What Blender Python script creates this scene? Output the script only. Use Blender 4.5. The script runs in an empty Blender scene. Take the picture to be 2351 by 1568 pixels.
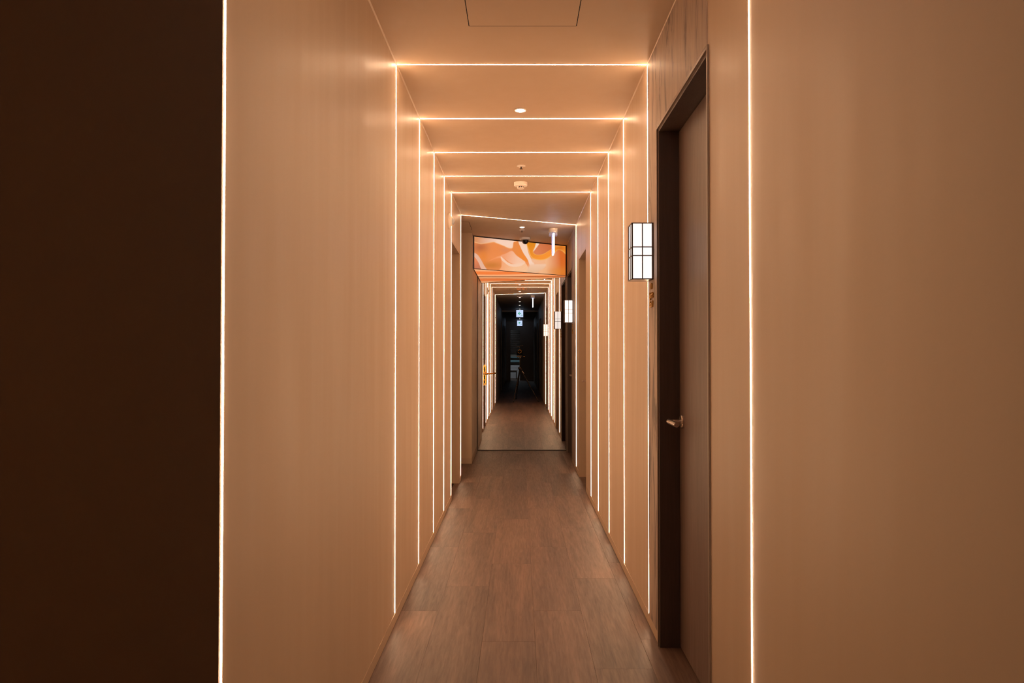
import bpy, bmesh, math, random
import numpy as np
from mathutils import Vector, Matrix

random.seed(7)
S = bpy.context.scene
COL = S.collection
PI = math.pi

# ---------------------------------------------------------------- camera, world, exposure
HC = 2.436          # ceiling height
XW = 0.55           # half width of the corridor
YM = 8.15           # mirrored door
FPX = 1567.0
cd = bpy.data.cameras.new('camera')
cam = bpy.data.objects.new('camera', cd)
COL.objects.link(cam)
cd.sensor_width = 36.0
cd.lens = FPX / 2351.0 * 36.0
cd.shift_x = -17.5 / 2351.0
cd.clip_start = 0.01
cd.clip_end = 60
cam.location = (-0.01, 0.0, 1.18)
cam.rotation_euler = (PI / 2 + 23.0 / FPX, 0, 0)
S.camera = cam

w = bpy.data.worlds.new('world')
S.world = w
w.use_nodes = True
w.node_tree.nodes['Background'].inputs[0].default_value = (0.02, 0.018, 0.016, 1)
w.node_tree.nodes['Background'].inputs[1].default_value = 0.0

S.view_settings.view_transform = 'Standard'
S.view_settings.look = 'None'
S.view_settings.gamma = 1
S.view_settings.use_curve_mapping = False
S.view_settings.exposure = 0.0
S.cycles.use_denoising = True
S.cycles.max_bounces = 9
S.cycles.use_adaptive_sampling = True
S.cycles.use_light_tree = False
S.cycles.adaptive_threshold = 0.03
S.cycles.transmission_bounces = 4
S.cycles.caustics_reflective = False
S.cycles.caustics_refractive = False
S.cycles.diffuse_bounces = 5
S.cycles.glossy_bounces = 5
S.cycles.sample_clamp_indirect = 6.0
S.cycles.filter_width = 1.0

STRIP_COL = (1.0, 0.622, 0.365)
STRIP_POWER = 82.0
LAMP_COL = (1.0, 0.91, 0.86)


# ---------------------------------------------------------------- material helpers
def srgb(r, g, b):
    def f(c):
        c /= 255.0
        return c / 12.92 if c <= 0.04045 else ((c + 0.055) / 1.055) ** 2.4
    return (f(r), f(g), f(b), 1.0)


def new_mat(name):
    m = bpy.data.materials.new(name)
    m.use_nodes = True
    nt = m.node_tree
    return m, nt, nt.nodes['Principled BSDF']


def N(nt, typ, **kw):
    n = nt.nodes.new(typ)
    for k, v in kw.items():
        setattr(n, k, v)
    return n


def plain(name, col, rough=0.5, metal=0.0, spec=0.5, vary=0.06, scale=30):
    m, nt, b = new_mat(name)
    c = tuple(col[:3]) + (1,)
    tc = N(nt, 'ShaderNodeTexCoord')
    no = N(nt, 'ShaderNodeTexNoise')
    no.inputs['Scale'].default_value = scale
    nt.links.new(tc.outputs['Object'], no.inputs['Vector'])
    mx = N(nt, 'ShaderNodeMix', data_type='RGBA')
    mx.inputs['A'].default_value = tuple(x * (1 - vary) for x in c[:3]) + (1,)
    mx.inputs['B'].default_value = tuple(min(1, x * (1 + vary)) for x in c[:3]) + (1,)
    nt.links.new(no.outputs['Fac'], mx.inputs['Factor'])
    nt.links.new(mx.outputs['Result'], b.inputs['Base Color'])
    b.inputs['Roughness'].default_value = rough
    b.inputs['Metallic'].default_value = metal
    b.inputs['Specular IOR Level'].default_value = spec
    return m


def emis(name, col, power, base=(0.8, 0.8, 0.8)):
    m, nt, b = new_mat(name)
    b.inputs['Base Color'].default_value = tuple(base) + (1,)
    b.inputs['Emission Color'].default_value = tuple(col[:3]) + (1,)
    b.inputs['Emission Strength'].default_value = power
    b.inputs['Roughness'].default_value = 0.4
    return m


def plaster(name, col, rough=0.42, vary=0.05, bump=0.05):
    """trowelled paint: faint vertical streaks in relief and in gloss"""
    m, nt, b = new_mat(name)
    tc = N(nt, 'ShaderNodeTexCoord')
    mp = N(nt, 'ShaderNodeMapping')
    mp.inputs['Scale'].default_value = (14, 14, 1.3)
    nt.links.new(tc.outputs['Object'], mp.inputs['Vector'])
    n1 = N(nt, 'ShaderNodeTexNoise')
    n1.inputs['Scale'].default_value = 1.0
    n1.inputs['Detail'].default_value = 3
    nt.links.new(mp.outputs['Vector'], n1.inputs['Vector'])
    n2 = N(nt, 'ShaderNodeTexNoise')
    n2.inputs['Scale'].default_value = 2.2
    n2.inputs['Detail'].default_value = 1
    nt.links.new(tc.outputs['Object'], n2.inputs['Vector'])
    n3 = N(nt, 'ShaderNodeTexNoise')
    n3.inputs['Scale'].default_value = 420
    n3.inputs['Detail'].default_value = 0
    nt.links.new(tc.outputs['Object'], n3.inputs['Vector'])
    mx = N(nt, 'ShaderNodeMix', data_type='RGBA')
    mx.inputs['A'].default_value = tuple(x * (1 - vary) for x in col[:3]) + (1,)
    mx.inputs['B'].default_value = tuple(min(1, x * (1 + vary)) for x in col[:3]) + (1,)
    nt.links.new(n2.outputs['Fac'], mx.inputs['Factor'])
    nt.links.new(mx.outputs['Result'], b.inputs['Base Color'])
    mr = N(nt, 'ShaderNodeMapRange')
    mr.inputs['From Min'].default_value = 0.3
    mr.inputs['From Max'].default_value = 0.7
    mr.inputs['To Min'].default_value = rough - 0.06
    mr.inputs['To Max'].default_value = rough + 0.08
    nt.links.new(n1.outputs['Fac'], mr.inputs['Value'])
    nt.links.new(mr.outputs['Result'], b.inputs['Roughness'])
    b1 = N(nt, 'ShaderNodeBump')
    b1.inputs['Strength'].default_value = bump
    b1.inputs['Distance'].default_value = 0.004
    nt.links.new(n1.outputs['Fac'], b1.inputs['Height'])
    b2 = N(nt, 'ShaderNodeBump')
    b2.inputs['Strength'].default_value = 0.05
    b2.inputs['Distance'].default_value = 0.001
    nt.links.new(n3.outputs['Fac'], b2.inputs['Height'])
    nt.links.new(b1.outputs['Normal'], b.inputs['Normal'])
    return m


def wood(name, dark, mid, light, axis='Y', rough=0.42, rand=0.0, stretch=(26, 1.4), bump=0.12, spec=0.5):
    m, nt, b = new_mat(name)
    tc = N(nt, 'ShaderNodeTexCoord')
    oi = N(nt, 'ShaderNodeObjectInfo')
    ml = N(nt, 'ShaderNodeMath', operation='MULTIPLY')
    ml.inputs[1].default_value = 37.0
    nt.links.new(oi.outputs['Random'], ml.inputs[0])
    cx = N(nt, 'ShaderNodeCombineXYZ')
    for i in range(3):
        nt.links.new(ml.outputs[0], cx.inputs[i])
    ad = N(nt, 'ShaderNodeVectorMath', operation='ADD')
    nt.links.new(tc.outputs['Object'], ad.inputs[0])
    nt.links.new(cx.outputs[0], ad.inputs[1])
    mp = N(nt, 'ShaderNodeMapping')
    a, l = stretch
    mp.inputs['Scale'].default_value = {'X': (l, a, a), 'Y': (a, l, a), 'Z': (a, a, l)}[axis]
    nt.links.new(ad.outputs[0], mp.inputs['Vector'])
    # broad figure
    n0 = N(nt, 'ShaderNodeTexNoise')
    n0.inputs['Scale'].default_value = 0.28
    n0.inputs['Detail'].default_value = 3
    n0.inputs['Distortion'].default_value = 0.8
    nt.links.new(mp.outputs['Vector'], n0.inputs['Vector'])
    # fine grain
    n1 = N(nt, 'ShaderNodeTexNoise')
    n1.inputs['Scale'].default_value = 3.2
    n1.inputs['Detail'].default_value = 4
    n1.inputs['Roughness'].default_value = 0.65
    n1.inputs['Distortion'].default_value = 0.5
    nt.links.new(mp.outputs['Vector'], n1.inputs['Vector'])
    mixf = N(nt, 'ShaderNodeMix', data_type='FLOAT')
    mixf.inputs['Factor'].default_value = 0.42
    nt.links.new(n0.outputs['Fac'], mixf.inputs['A'])
    nt.links.new(n1.outputs['Fac'], mixf.inputs['B'])
    cr = N(nt, 'ShaderNodeValToRGB')
    cr.color_ramp.elements[0].position = 0.34
    cr.color_ramp.elements[0].color = tuple(dark[:3]) + (1,)
    cr.color_ramp.elements[1].position = 0.68
    cr.color_ramp.elements[1].color = tuple(light[:3]) + (1,)
    e = cr.color_ramp.elements.new(0.5)
    e.color = tuple(mid[:3]) + (1,)
    nt.links.new(mixf.outputs['Result'], cr.inputs['Fac'])
    out = cr.outputs['Color']
    if rand > 0:
        mr = N(nt, 'ShaderNodeMapRange')
        mr.inputs['To Min'].default_value = 1 - rand
        mr.inputs['To Max'].default_value = 1 + rand
        nt.links.new(oi.outputs['Random'], mr.inputs['Value'])
        hs = N(nt, 'ShaderNodeHueSaturation')
        nt.links.new(mr.outputs['Result'], hs.inputs['Value'])
        nt.links.new(out, hs.inputs['Color'])
        out = hs.outputs['Color']
    nt.links.new(out, b.inputs['Base Color'])
    rr = N(nt, 'ShaderNodeMapRange')
    rr.inputs['To Min'].default_value = rough + 0.1
    rr.inputs['To Max'].default_value = rough - 0.08
    nt.links.new(n1.outputs['Fac'], rr.inputs['Value'])
    nt.links.new(rr.outputs['Result'], b.inputs['Roughness'])
    b.inputs['Specular IOR Level'].default_value = spec
    bp = N(nt, 'ShaderNodeBump')
    bp.inputs['Strength'].default_value = bump
    bp.inputs['Distance'].default_value = 0.001
    nt.links.new(n1.outputs['Fac'], bp.inputs['Height'])
    nt.links.new(bp.outputs['Normal'], b.inputs['Normal'])
    return m


def streaked_panel(name):
    """pinkish brown board with torn dark vertical streaks"""
    m, nt, b = new_mat(name)
    tc = N(nt, 'ShaderNodeTexCoord')
    mp = N(nt, 'ShaderNodeMapping')
    mp.inputs['Scale'].default_value = (5.0, 13.0, 2.4)
    nt.links.new(tc.outputs['Object'], mp.inputs['Vector'])
    n0 = N(nt, 'ShaderNodeTexNoise')
    n0.inputs['Scale'].default_value = 1.0
    n0.inputs['Detail'].default_value = 6
    n0.inputs['Roughness'].default_value = 0.62
    n0.inputs['Distortion'].default_value = 1.1
    nt.links.new(mp.outputs['Vector'], n0.inputs['Vector'])
    mp2 = N(nt, 'ShaderNodeMapping')
    mp2.inputs['Scale'].default_value = (60, 120, 6)
    nt.links.new(tc.outputs['Object'], mp2.inputs['Vector'])
    n1 = N(nt, 'ShaderNodeTexNoise')
    n1.inputs['Scale'].default_value = 1.0
    n1.inputs['Detail'].default_value = 4
    nt.links.new(mp2.outputs['Vector'], n1.inputs['Vector'])
    cr = N(nt, 'ShaderNodeValToRGB')
    el = cr.color_ramp.elements
    el[0].position = 0.36
    el[0].color = (0.16, 0.125, 0.108, 1)
    el[1].position = 0.62
    el[1].color = (0.50, 0.375, 0.295, 1)
    e = el.new(0.43); e.color = (0.24, 0.185, 0.158, 1)
    e = el.new(0.462); e.color = (0.41, 0.31, 0.25, 1)
    nt.links.new(n0.outputs['Fac'], cr.inputs['Fac'])
    mx = N(nt, 'ShaderNodeMix', data_type='RGBA', blend_type='MULTIPLY')
    mx.inputs['Factor'].default_value = 0.35
    nt.links.new(cr.outputs['Color'], mx.inputs['A'])
    nt.links.new(n1.outputs['Fac'], mx.inputs['B'])
    nt.links.new(mx.outputs['Result'], b.inputs['Base Color'])
    b.inputs['Roughness'].default_value = 0.55
    bp = N(nt, 'ShaderNodeBump')
    bp.inputs['Strength'].default_value = 0.25
    bp.inputs['Distance'].default_value = 0.002
    nt.links.new(n0.outputs['Fac'], bp.inputs['Height'])
    nt.links.new(bp.outputs['Normal'], b.inputs['Normal'])
    return m


def brushed(name, col, rough=0.3):
    m, nt, b = new_mat(name)
    b.inputs['Base Color'].default_value = tuple(col) + (1,)
    b.inputs['Metallic'].default_value = 1.0
    tc = N(nt, 'ShaderNodeTexCoord')
    no = N(nt, 'ShaderNodeTexNoise')
    no.inputs['Scale'].default_value = 400
    nt.links.new(tc.outputs['Object'], no.inputs['Vector'])
    mr = N(nt, 'ShaderNodeMapRange')
    mr.inputs['To Min'].default_value = rough - 0.06
    mr.inputs['To Max'].default_value = rough + 0.08
    nt.links.new(no.outputs['Fac'], mr.inputs['Value'])
    nt.links.new(mr.outputs['Result'], b.inputs['Roughness'])
    return m


def print_mat(name, power):
    m, nt, b = new_mat(name)
    at = N(nt, 'ShaderNodeAttribute', attribute_name='print')
    b.inputs['Base Color'].default_value = (0.02, 0.02, 0.02, 1)
    nt.links.new(at.outputs['Color'], b.inputs['Emission Color'])
    b.inputs['Emission Strength'].default_value = power
    b.inputs['Roughness'].default_value = 0.7
    return m


BEIGE = (0.515, 0.38, 0.265)
M = {}
M['wall'] = plaster('beige_plaster', BEIGE)
M['ceil'] = plaster('beige_ceiling_paint', BEIGE, rough=0.6, bump=0.02)
M['dark_wall'] = plaster('shade_toned_plaster', (0.30, 0.26, 0.225), rough=0.45)  # darker than the corridor plaster: the hallway's dimness is painted into it
M['dark_ceil'] = plaster('shade_toned_ceiling_paint', (0.26, 0.22, 0.185), rough=0.6, bump=0.03)  # shaded copy of the corridor ceiling, dimness put into the colour
M['base'] = plain('beige_skirting', (0.46, 0.34, 0.235), 0.5)
M['joint'] = plain('dark_joint', (0.012, 0.008, 0.006), 0.8)
M['plank'] = wood('oak_plank', (0.062, 0.034, 0.024), (0.120, 0.071, 0.051), (0.188, 0.116, 0.084), 'Y',
                  rough=0.45, rand=0.13, stretch=(30, 2.2), bump=0.10)
M['door_wood'] = wood('walnut_door', (0.112, 0.068, 0.053), (0.140, 0.087, 0.069), (0.170, 0.109, 0.087), 'Z',
                      rough=0.42, stretch=(60, 2.0), bump=0.25)
M['jamb_wood'] = wood('walnut_jamb', (0.060, 0.038, 0.030), (0.075, 0.048, 0.038), (0.090, 0.060, 0.047), 'Z',
                      rough=0.5, stretch=(60, 2.0), bump=0.2)
M['casing'] = plain('bronze_casing', (0.22, 0.16, 0.12), 0.4)
M['panel'] = streaked_panel('streaked_board')
M['nickel'] = brushed('brushed_nickel', (0.72, 0.62, 0.55), 0.28)
M['brass'] = brushed('polished_brass', (0.62, 0.31, 0.065), 0.16)
M['gold'] = brushed('gold_letters', (0.52, 0.31, 0.09), 0.4)
M['strip'] = emis('led_strip', STRIP_COL, STRIP_POWER)
M['bar'] = plain('dark_bronze_bar', (0.10, 0.068, 0.055), 0.5)
M['pane'] = emis('opal_pane', LAMP_COL, 1.08)
M['spot'] = emis('downlight_lens', (1.0, 0.84, 0.72), 22.0)
M['spot_dim'] = emis('small_downlight_lens', (1.0, 0.84, 0.74), 10.0)
M['white'] = plain('white_plastic', (0.80, 0.74, 0.68), 0.4)
M['black'] = plain('black_plastic', (0.012, 0.012, 0.013), 0.3)
M['darkmetal'] = plain('dark_tripod_metal', (0.06, 0.045, 0.035), 0.35, metal=0.6)
M['matte_black'] = plain('matte_black_body', (0.006, 0.006, 0.006), 0.8, spec=0.1)
M['dome'] = plain('smoked_dome', (0.01, 0.011, 0.016), 0.05)
M['blade'] = emis('blue_acrylic_blade', (0.36, 0.50, 1.0), 1.0)
M['core'] = emis('blue_white_light_core', (0.62, 0.77, 1.0), 28.0)
M['sign_white'] = emis('sign_white', (0.55, 0.69, 1.0), 1.3)
M['sign_green'] = emis('sign_green', (0.0, 0.36, 0.12), 1.0, (0.0, 0.3, 0.1))
M['room_lamp'] = emis('cool_room_lamp', (0.75, 0.88, 1.0), 15.0)
M['print'] = print_mat('backlit_print', 0.92)
M['print'].cycles.emission_sampling = 'NONE'      # 40,000 faint triangles: found by bounces, not sampled as lamps
M['sign_green'].cycles.emission_sampling = 'NONE'
M['boxedge'] = plain('black_box_edge', (0.02, 0.017, 0.016), 0.4)
M['orange_text'] = plain('orange_vinyl', (0.88, 0.42, 0.18), 0.5)
M['room_white'] = plain('white_siding', (0.6, 0.6, 0.62), 0.5)
M['teal'] = plain('teal_lit_board', (0.22, 0.38, 0.42), 0.5)  # teal light on the shelf boards is put into their colour
mm, nt, b = new_mat('mirror_glass')
b.inputs['Base Color'].default_value = (0.80, 0.78, 0.75, 1)
b.inputs['Metallic'].default_value = 1.0
b.inputs['Roughness'].default_value = 0.0
M['mirror'] = mm


# ---------------------------------------------------------------- mesh helpers
def box(bm, x0, x1, y0, y1, z0, z1, bev=0.0):
    x0, x1 = min(x0, x1), max(x0, x1)
    y0, y1 = min(y0, y1), max(y0, y1)
    z0, z1 = min(z0, z1), max(z0, z1)
    r = bmesh.ops.create_cube(bm, size=1.0)
    vs = r['verts']
    for v in vs:
        v.co = Vector(((x0 + x1) / 2 + v.co.x * (x1 - x0), (y0 + y1) / 2 + v.co.y * (y1 - y0), (z0 + z1) / 2 + v.co.z * (z1 - z0)))
    if bev > 0:
        es = {e for v in vs for e in v.link_edges}
        bmesh.ops.bevel(bm, geom=list(es), offset=bev, segments=2, affect='EDGES', profile=0.7)
    return bm


def prism(bm, poly, z0, z1):
    """vertical prism over an xy polygon"""
    n = len(poly)
    lo = [bm.verts.new((p[0], p[1], z0)) for p in poly]
    hi = [bm.verts.new((p[0], p[1], z1)) for p in poly]
    bm.faces.new(lo[::-1]); bm.faces.new(hi)
    for i in range(n):
        j = (i + 1) % n
        bm.faces.new((lo[i], lo[j], hi[j], hi[i]))
    bmesh.ops.recalc_face_normals(bm, faces=bm.faces[:])
    return bm


def rod(bm, p0, p1, r0, r1=None, seg=16):
    r1 = r0 if r1 is None else r1
    p0, p1 = Vector(p0), Vector(p1)
    d = (p1 - p0)
    q = d.to_track_quat('Z', 'Y').to_matrix().to_4x4()
    mat = Matrix.Translation((p0 + p1) / 2) @ q
    bmesh.ops.create_cone(bm, cap_ends=True, segments=seg, radius1=r0, radius2=r1, depth=d.length, matrix=mat)
    return bm


def lathe(bm, prof, origin=(0, 0, 0), seg=28, axis='Z', caps=True):
    """prof: (radius, height) list along the axis"""
    rings = []
    o = Vector(origin)
    for r, h in prof:
        ring = []
        for i in range(seg):
            a = 2 * PI * i / seg
            c, s = r * math.cos(a), r * math.sin(a)
            v = {'Z': (c, s, h), 'X': (h, c, s), 'Y': (c, h, s)}[axis]
            ring.append(bm.verts.new(o + Vector(v)))
        rings.append(ring)
    for a, b_ in zip(rings, rings[1:]):
        for i in range(seg):
            j = (i + 1) % seg
            bm.faces.new((a[i], a[j], b_[j], b_[i]))
    if caps:
        bm.faces.new(rings[0]); bm.faces.new(rings[-1])
    else:
        for i in range(seg):
            j = (i + 1) % seg
            bm.faces.new((rings[-1][i], rings[-1][j], rings[0][j], rings[0][i]))
    bmesh.ops.recalc_face_normals(bm, faces=bm.faces[:])
    return bm


def tube(bm, pts, r, seg=10):
    for a, c in zip(pts, pts[1:]):
        rod(bm, a, c, r, r, seg)
    for p in pts[1:-1]:
        bmesh.ops.create_uvsphere(bm, u_segments=seg, v_segments=6, radius=r, matrix=Matrix.Translation(Vector(p)))
    return bm


def obj(name, bm, mat, parent=None, smooth=False):
    me = bpy.data.meshes.new(name)
    bm.to_mesh(me)
    bm.free()
    me.materials.append(mat)
    if smooth:
        for p in me.polygons:
            p.use_smooth = True
        me.set_sharp_from_angle(angle=math.radians(35))
    o = bpy.data.objects.new(name, me)
    COL.objects.link(o)
    if parent is not None:
        put(o, parent)
    return o


def put(o, parent):
    o.parent = parent
    o.matrix_parent_inverse = Matrix.Translation(-parent.location)
    return o


def B():
    return bmesh.new()


def thing(name, label, cat, loc=(0, 0, 0), group=None):
    o = bpy.data.objects.new(name, None)
    COL.objects.link(o)
    o.location = loc
    o.empty_display_size = 0.05
    tag(o, label, cat, group)
    return o


def tag(o, label, cat, group=None, kind=None):
    o['label'] = label
    o['category'] = cat
    if group: o['group'] = group
    if kind: o['kind'] = kind
    return o


def struct(o, label, cat):
    return tag(o, label, cat, kind='structure')


def sstruct(name, label, cat, loc=(0, 0, 0)):
    o = thing(name, label, cat, loc)
    o['kind'] = 'structure'
    return o


def text_mesh(name, txt, size, ext, mat, parent, mtx, bold=0.0):
    cu = bpy.data.curves.new('lettering', 'FONT')
    cu.body = txt
    cu.size = size
    cu.extrude = ext
    cu.offset = bold
    cu.align_x = 'CENTER'
    cu.align_y = 'BOTTOM_BASELINE'
    t = bpy.data.objects.new('lettering_curve', cu)
    COL.objects.link(t)
    dg = bpy.context.evaluated_depsgraph_get()
    me = bpy.data.meshes.new_from_object(t.evaluated_get(dg))
    bpy.data.objects.remove(t)
    bpy.data.curves.remove(cu)
    me.transform(mtx)
    me.materials.clear()
    me.materials.append(mat)
    me.name = name
    o = bpy.data.objects.new(name, me)
    COL.objects.link(o)
    if parent is not None:
        put(o, parent)
    return o


# ---------------------------------------------------------------- floor of planks
bm = B()
box(bm, -1.7, 0.85, -15.0, 8.4, -0.10, -0.004)
floor = obj('floor', bm, M['joint'])
struct(floor, 'brown oak plank floor running down the corridor', 'floor')

PW, PL, G = 0.2165, 1.015, 0.0005
bm = B()
hx, hy = PW / 2 - G / 2, PL / 2 - G / 2
c = 0.0004
lo = [(-hx, -hy), (hx, -hy), (hx, hy), (-hx, hy)]
hi = [(-hx + c, -hy + c), (hx - c, -hy + c), (hx - c, hy - c), (-hx + c, hy - c)]
v0 = [bm.verts.new((x, y, -0.004)) for x, y in lo]
v1 = [bm.verts.new((x, y, -c)) for x, y in lo]
v2 = [bm.verts.new((x, y, 0)) for x, y in hi]
bm.faces.new(v2)
bm.faces.new(v0[::-1])
for i in range(4):
    j = (i + 1) % 4
    bm.faces.new((v0[i], v0[j], v1[j], v1[i]))
    bm.faces.new((v1[i], v1[j], v2[j], v2[i]))
plank_mesh = bpy.data.meshes.new('plank')
bm.to_mesh(plank_mesh); bm.free()
plank_mesh.materials.append(M['plank'])
phase = {-3: 3.123, -2: 3.45, -1: 2.795, 0: 3.123, 1: 2.557, 2: 2.816}
for k in range(-7, 3):
    xc = 0.053 + PW * (k + 0.5)
    ph = phase.get(k, 2.6 + 0.37 * k)
    n0 = math.floor((-14.8 - ph) / PL)
    for n in range(n0, 60):
        ya = ph + n * PL
        yb = ya + PL
        if ya > 8.3 or yb < -14.8:
            continue
        if k < -3 and not ((yb > 6.2 and ya < 7.4) or (yb > 0.2 and ya < 1.3) or yb < -11.0):
            continue
        p = bpy.data.objects.new('plank', plank_mesh)
        COL.objects.link(p)
        p.location = (xc, (ya + yb) / 2, 0)
        p.parent = floor


# ---------------------------------------------------------------- walls and ceiling
T = 0.2


def wall_mesh(bm, side, xf, y0, y1, openings, zt=HC):
    """slab whose room face is x = xf; openings = (ya, yb, ztop)"""
    xb = xf + side * T
    y = y0
    for ya, yb, z in sorted(openings):
        if ya > y:
            box(bm, xf, xb, y, ya, 0, zt)
        box(bm, xf, xb, ya, yb, z, zt)
        y = yb
    if y1 > y:
        box(bm, xf, xb, y, y1, 0, zt)
    return bm


D1 = (2.017, 2.750, 2.078)
D2 = (5.770, 6.450, 2.062)
D3 = (7.270, 8.000, 2.062)
D0 = (5.420, 6.130, 2.068)
RR = [(-2.75, -1.95, 2.06), (-5.6, -4.8, 2.06), (-8.9, -8.1, 2.06)]
RL = [(-4.2, -3.4, 2.06), (-7.6, -6.8, 2.06)]

wr = obj('wall_right', wall_mesh(B(), 1, XW, 0.30, 8.4, [D1, D2, D3]), M['wall'])
struct(wr, 'beige plaster wall along the right of the corridor with door recesses', 'wall')
wl = obj('wall_left', wall_mesh(B(), -1, -XW, 1.232, 6.285, [D0]), M['wall'])
struct(wl, 'long beige plaster wall along the left of the corridor', 'wall')
XP = -0.515
bm = B()
box(bm, -1.4, XP, 7.20, 8.4, 0, HC)
wle = obj('wall_left_end', bm, M['wall'])
struct(wle, 'beige boxed-out wall between the left niche and the mirrored door', 'wall')
bm = B()
box(bm, -1.4, -1.3, 6.285, 7.20, 0, HC)
box(bm, -1.4, -XW - T, 6.185, 6.285, 0, HC)
o = obj('wall_niche', bm, M['wall'])
struct(o, 'beige walls inside the shallow niche before the mirrored door', 'wall')
bm = B()
box(bm, -1.65, -XW - T, 1.232, 1.35, 0, HC)
box(bm, -1.75, -1.65, 0.2, 1.35, 0, HC)
box(bm, -1.65, -XW - T, 0.2, 0.30, 0, HC)
o = obj('wall_side_passage', bm, M['wall'])
struct(o, 'unlit beige wall of the side passage at far left', 'wall')
bm = B()
box(bm, -1.4, 0.85, 8.4, 8.5, 0, HC)
o = obj('wall_end', bm, M['wall'])
struct(o, 'wall closing the corridor behind the mirrored door', 'wall')
# dark hallway behind the viewer (seen in the mirror)
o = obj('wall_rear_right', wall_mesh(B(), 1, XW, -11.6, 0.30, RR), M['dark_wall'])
struct(o, 'hallway wall toned dark as if unlit, right side in the mirror', 'wall')
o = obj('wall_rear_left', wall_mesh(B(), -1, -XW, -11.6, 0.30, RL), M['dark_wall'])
struct(o, 'hallway wall toned dark as if unlit, left side in the mirror', 'wall')
bm = B()
box(bm, -1.7, -0.385, -11.8, -11.6, 0, HC)
box(bm, -0.385, 0.0, -11.8, -11.6, 2.06, HC)
box(bm, 0.0, 0.85, -11.8, -11.6, 0, HC)
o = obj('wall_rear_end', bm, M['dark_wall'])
struct(o, 'end wall toned dark as if unlit, with an opening, deep in the mirror', 'wall')
bm = B()
box(bm, -1.8, -1.7, -15.0, -11.8, 0, HC)
box(bm, 0.75, 0.85, -15.0, -11.8, 0, HC)
box(bm, -1.8, 0.85, -15.1, -15.0, 0, HC)
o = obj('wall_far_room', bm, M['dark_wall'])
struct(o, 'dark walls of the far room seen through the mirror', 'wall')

bm = B()
prism(bm, [(-1.75, 1.24), (-XW, 1.24), (XW, 1.64), (0.85, 1.64), (0.85, 8.5), (-1.75, 8.5)], HC, HC + 0.12)
ceil = obj('ceiling', bm, M['ceil'])
struct(ceil, 'smooth beige ceiling over the lit corridor', 'ceiling')
bm = B()
prism(bm, [(-1.75, 1.24), (-XW, 1.24), (XW, 1.64), (0.85, 1.64), (0.85, -15.1), (-1.75, -15.1)], HC, HC + 0.12)
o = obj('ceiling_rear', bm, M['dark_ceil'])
struct(o, 'hallway ceiling toned dark as if unlit in the mirror', 'ceiling')
# shallow downstand beams in the rear hallway
for nm, yb_ in (('trim_3', -4.55), ('trim_4', -11.45)):
    bm = B()
    box(bm, -XW, XW, yb_ - 0.12, yb_, HC - 0.045, HC)
    o = obj(nm, bm, M['casing'])
    struct(o, 'thin brown ceiling beam behind the %s green arrow sign in the mirror' % ('nearer' if nm == 'trim_3' else 'farther'), 'trim')

# thin caulk beads in the ceiling corners
for nm, s, y0, y1 in (('trim_1', -1, 1.3, 6.28), ('trim_2', 1, 1.7, YM)):
    bm = B()
    prof = [(s * XW, HC), (s * XW, HC - 0.005), (s * (XW - 0.005), HC)]
    a = [bm.verts.new((x, y0, z)) for x, z in prof]
    c_ = [bm.verts.new((x, y1, z)) for x, z in prof]
    bm.faces.new(a); bm.faces.new(c_[::-1])
    for i in range(3):
        j = (i + 1) % 3
        bm.faces.new((a[i], a[j], c_[j], c_[i]))
    bmesh.ops.recalc_face_normals(bm, faces=bm.faces[:])
    o = obj(nm, bm, M['wall'])
    struct(o, 'thin pale sealant line in the %s ceiling corner' % ('left' if s < 0 else 'right'), 'trim')

# skirting
BH, BT = 0.048, 0.002


def skirt(name, side, xf, runs, label, mat):
    bm = B()
    for ya, yb in runs:
        box(bm, xf, xf - side * BT, ya, yb, 0.003, BH)
    o = obj(name, bm, mat)
    struct(o, label, 'baseboard')
    return o


skirt('baseboard_right', 1, XW, [(0.3, D1[0]), (D1[1] + 0.012, D2[0]), (D2[1], D3[0] - 0.012), (D3[1] + 0.012, YM - 0.02)],
      'low beige skirting along the right wall', M['base'])
skirt('baseboard_left', -1, -XW, [(1.24, D0[0]), (D0[1], 6.28)], 'low beige skirting along the left wall', M['base'])
bm = B()
box(bm, XP, XP + BT, 7.20 - BT, YM - 0.02, 0, 0.06)
box(bm, -1.3, XP + BT, 7.20 - BT, 7.20, 0, 0.06)
o = obj('baseboard_left_end', bm, M['base'])
struct(o, 'beige skirting around the boxed-out wall corner beside the mirror', 'baseboard')

# streaked cladding boards round the two dark doors (parts of the right wall)
CL = 0.003


def clad(ya, yb, za, zb):
    bm = B()
    box(bm, XW, XW - CL, ya, yb, za, zb)
    return obj('cladding_panel', bm, M['panel'], wr)


clad(2.772, 2.955, BH, HC - 0.006)
clad(2.020, 2.769, D1[2] + 0.016, HC - 0.006)
clad(6.80, 7.248, BH, HC - 0.006)
clad(7.251, 8.02, D3[2] + 0.016, HC - 0.006)


# ---------------------------------------------------------------- doors
def lever_handle(parent, side, xl, y, z, dirn, mat):
    """lever on leaf face x = xl, lever pointing along dirn (+1/-1) in y"""
    h = bpy.data.objects.new('handle', None)
    COL.objects.link(h)
    h.location = (xl, y, z)
    put(h, parent)
    s = -side
    bm = B()
    lathe(bm, [(0.0, 0.0), (0.026, 0.0), (0.026, s * 0.006), (0.023, s * 0.009), (0.012, s * 0.009), (0.0, s * 0.009)], (xl, y, z), 28, 'X')
    obj('rosette', bm, mat, h, True)
    bm = B()
    xo = xl + s * 0.052
    rod(bm, (xl + s * 0.006, y, z), (xo, y, z), 0.0085, seg=18)
    rod(bm, (xo, y - dirn * 0.0095, z), (xo, y + dirn * 0.125, z), 0.0095, seg=22)
    obj('lever', bm, mat, h, True)
    return h


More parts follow.
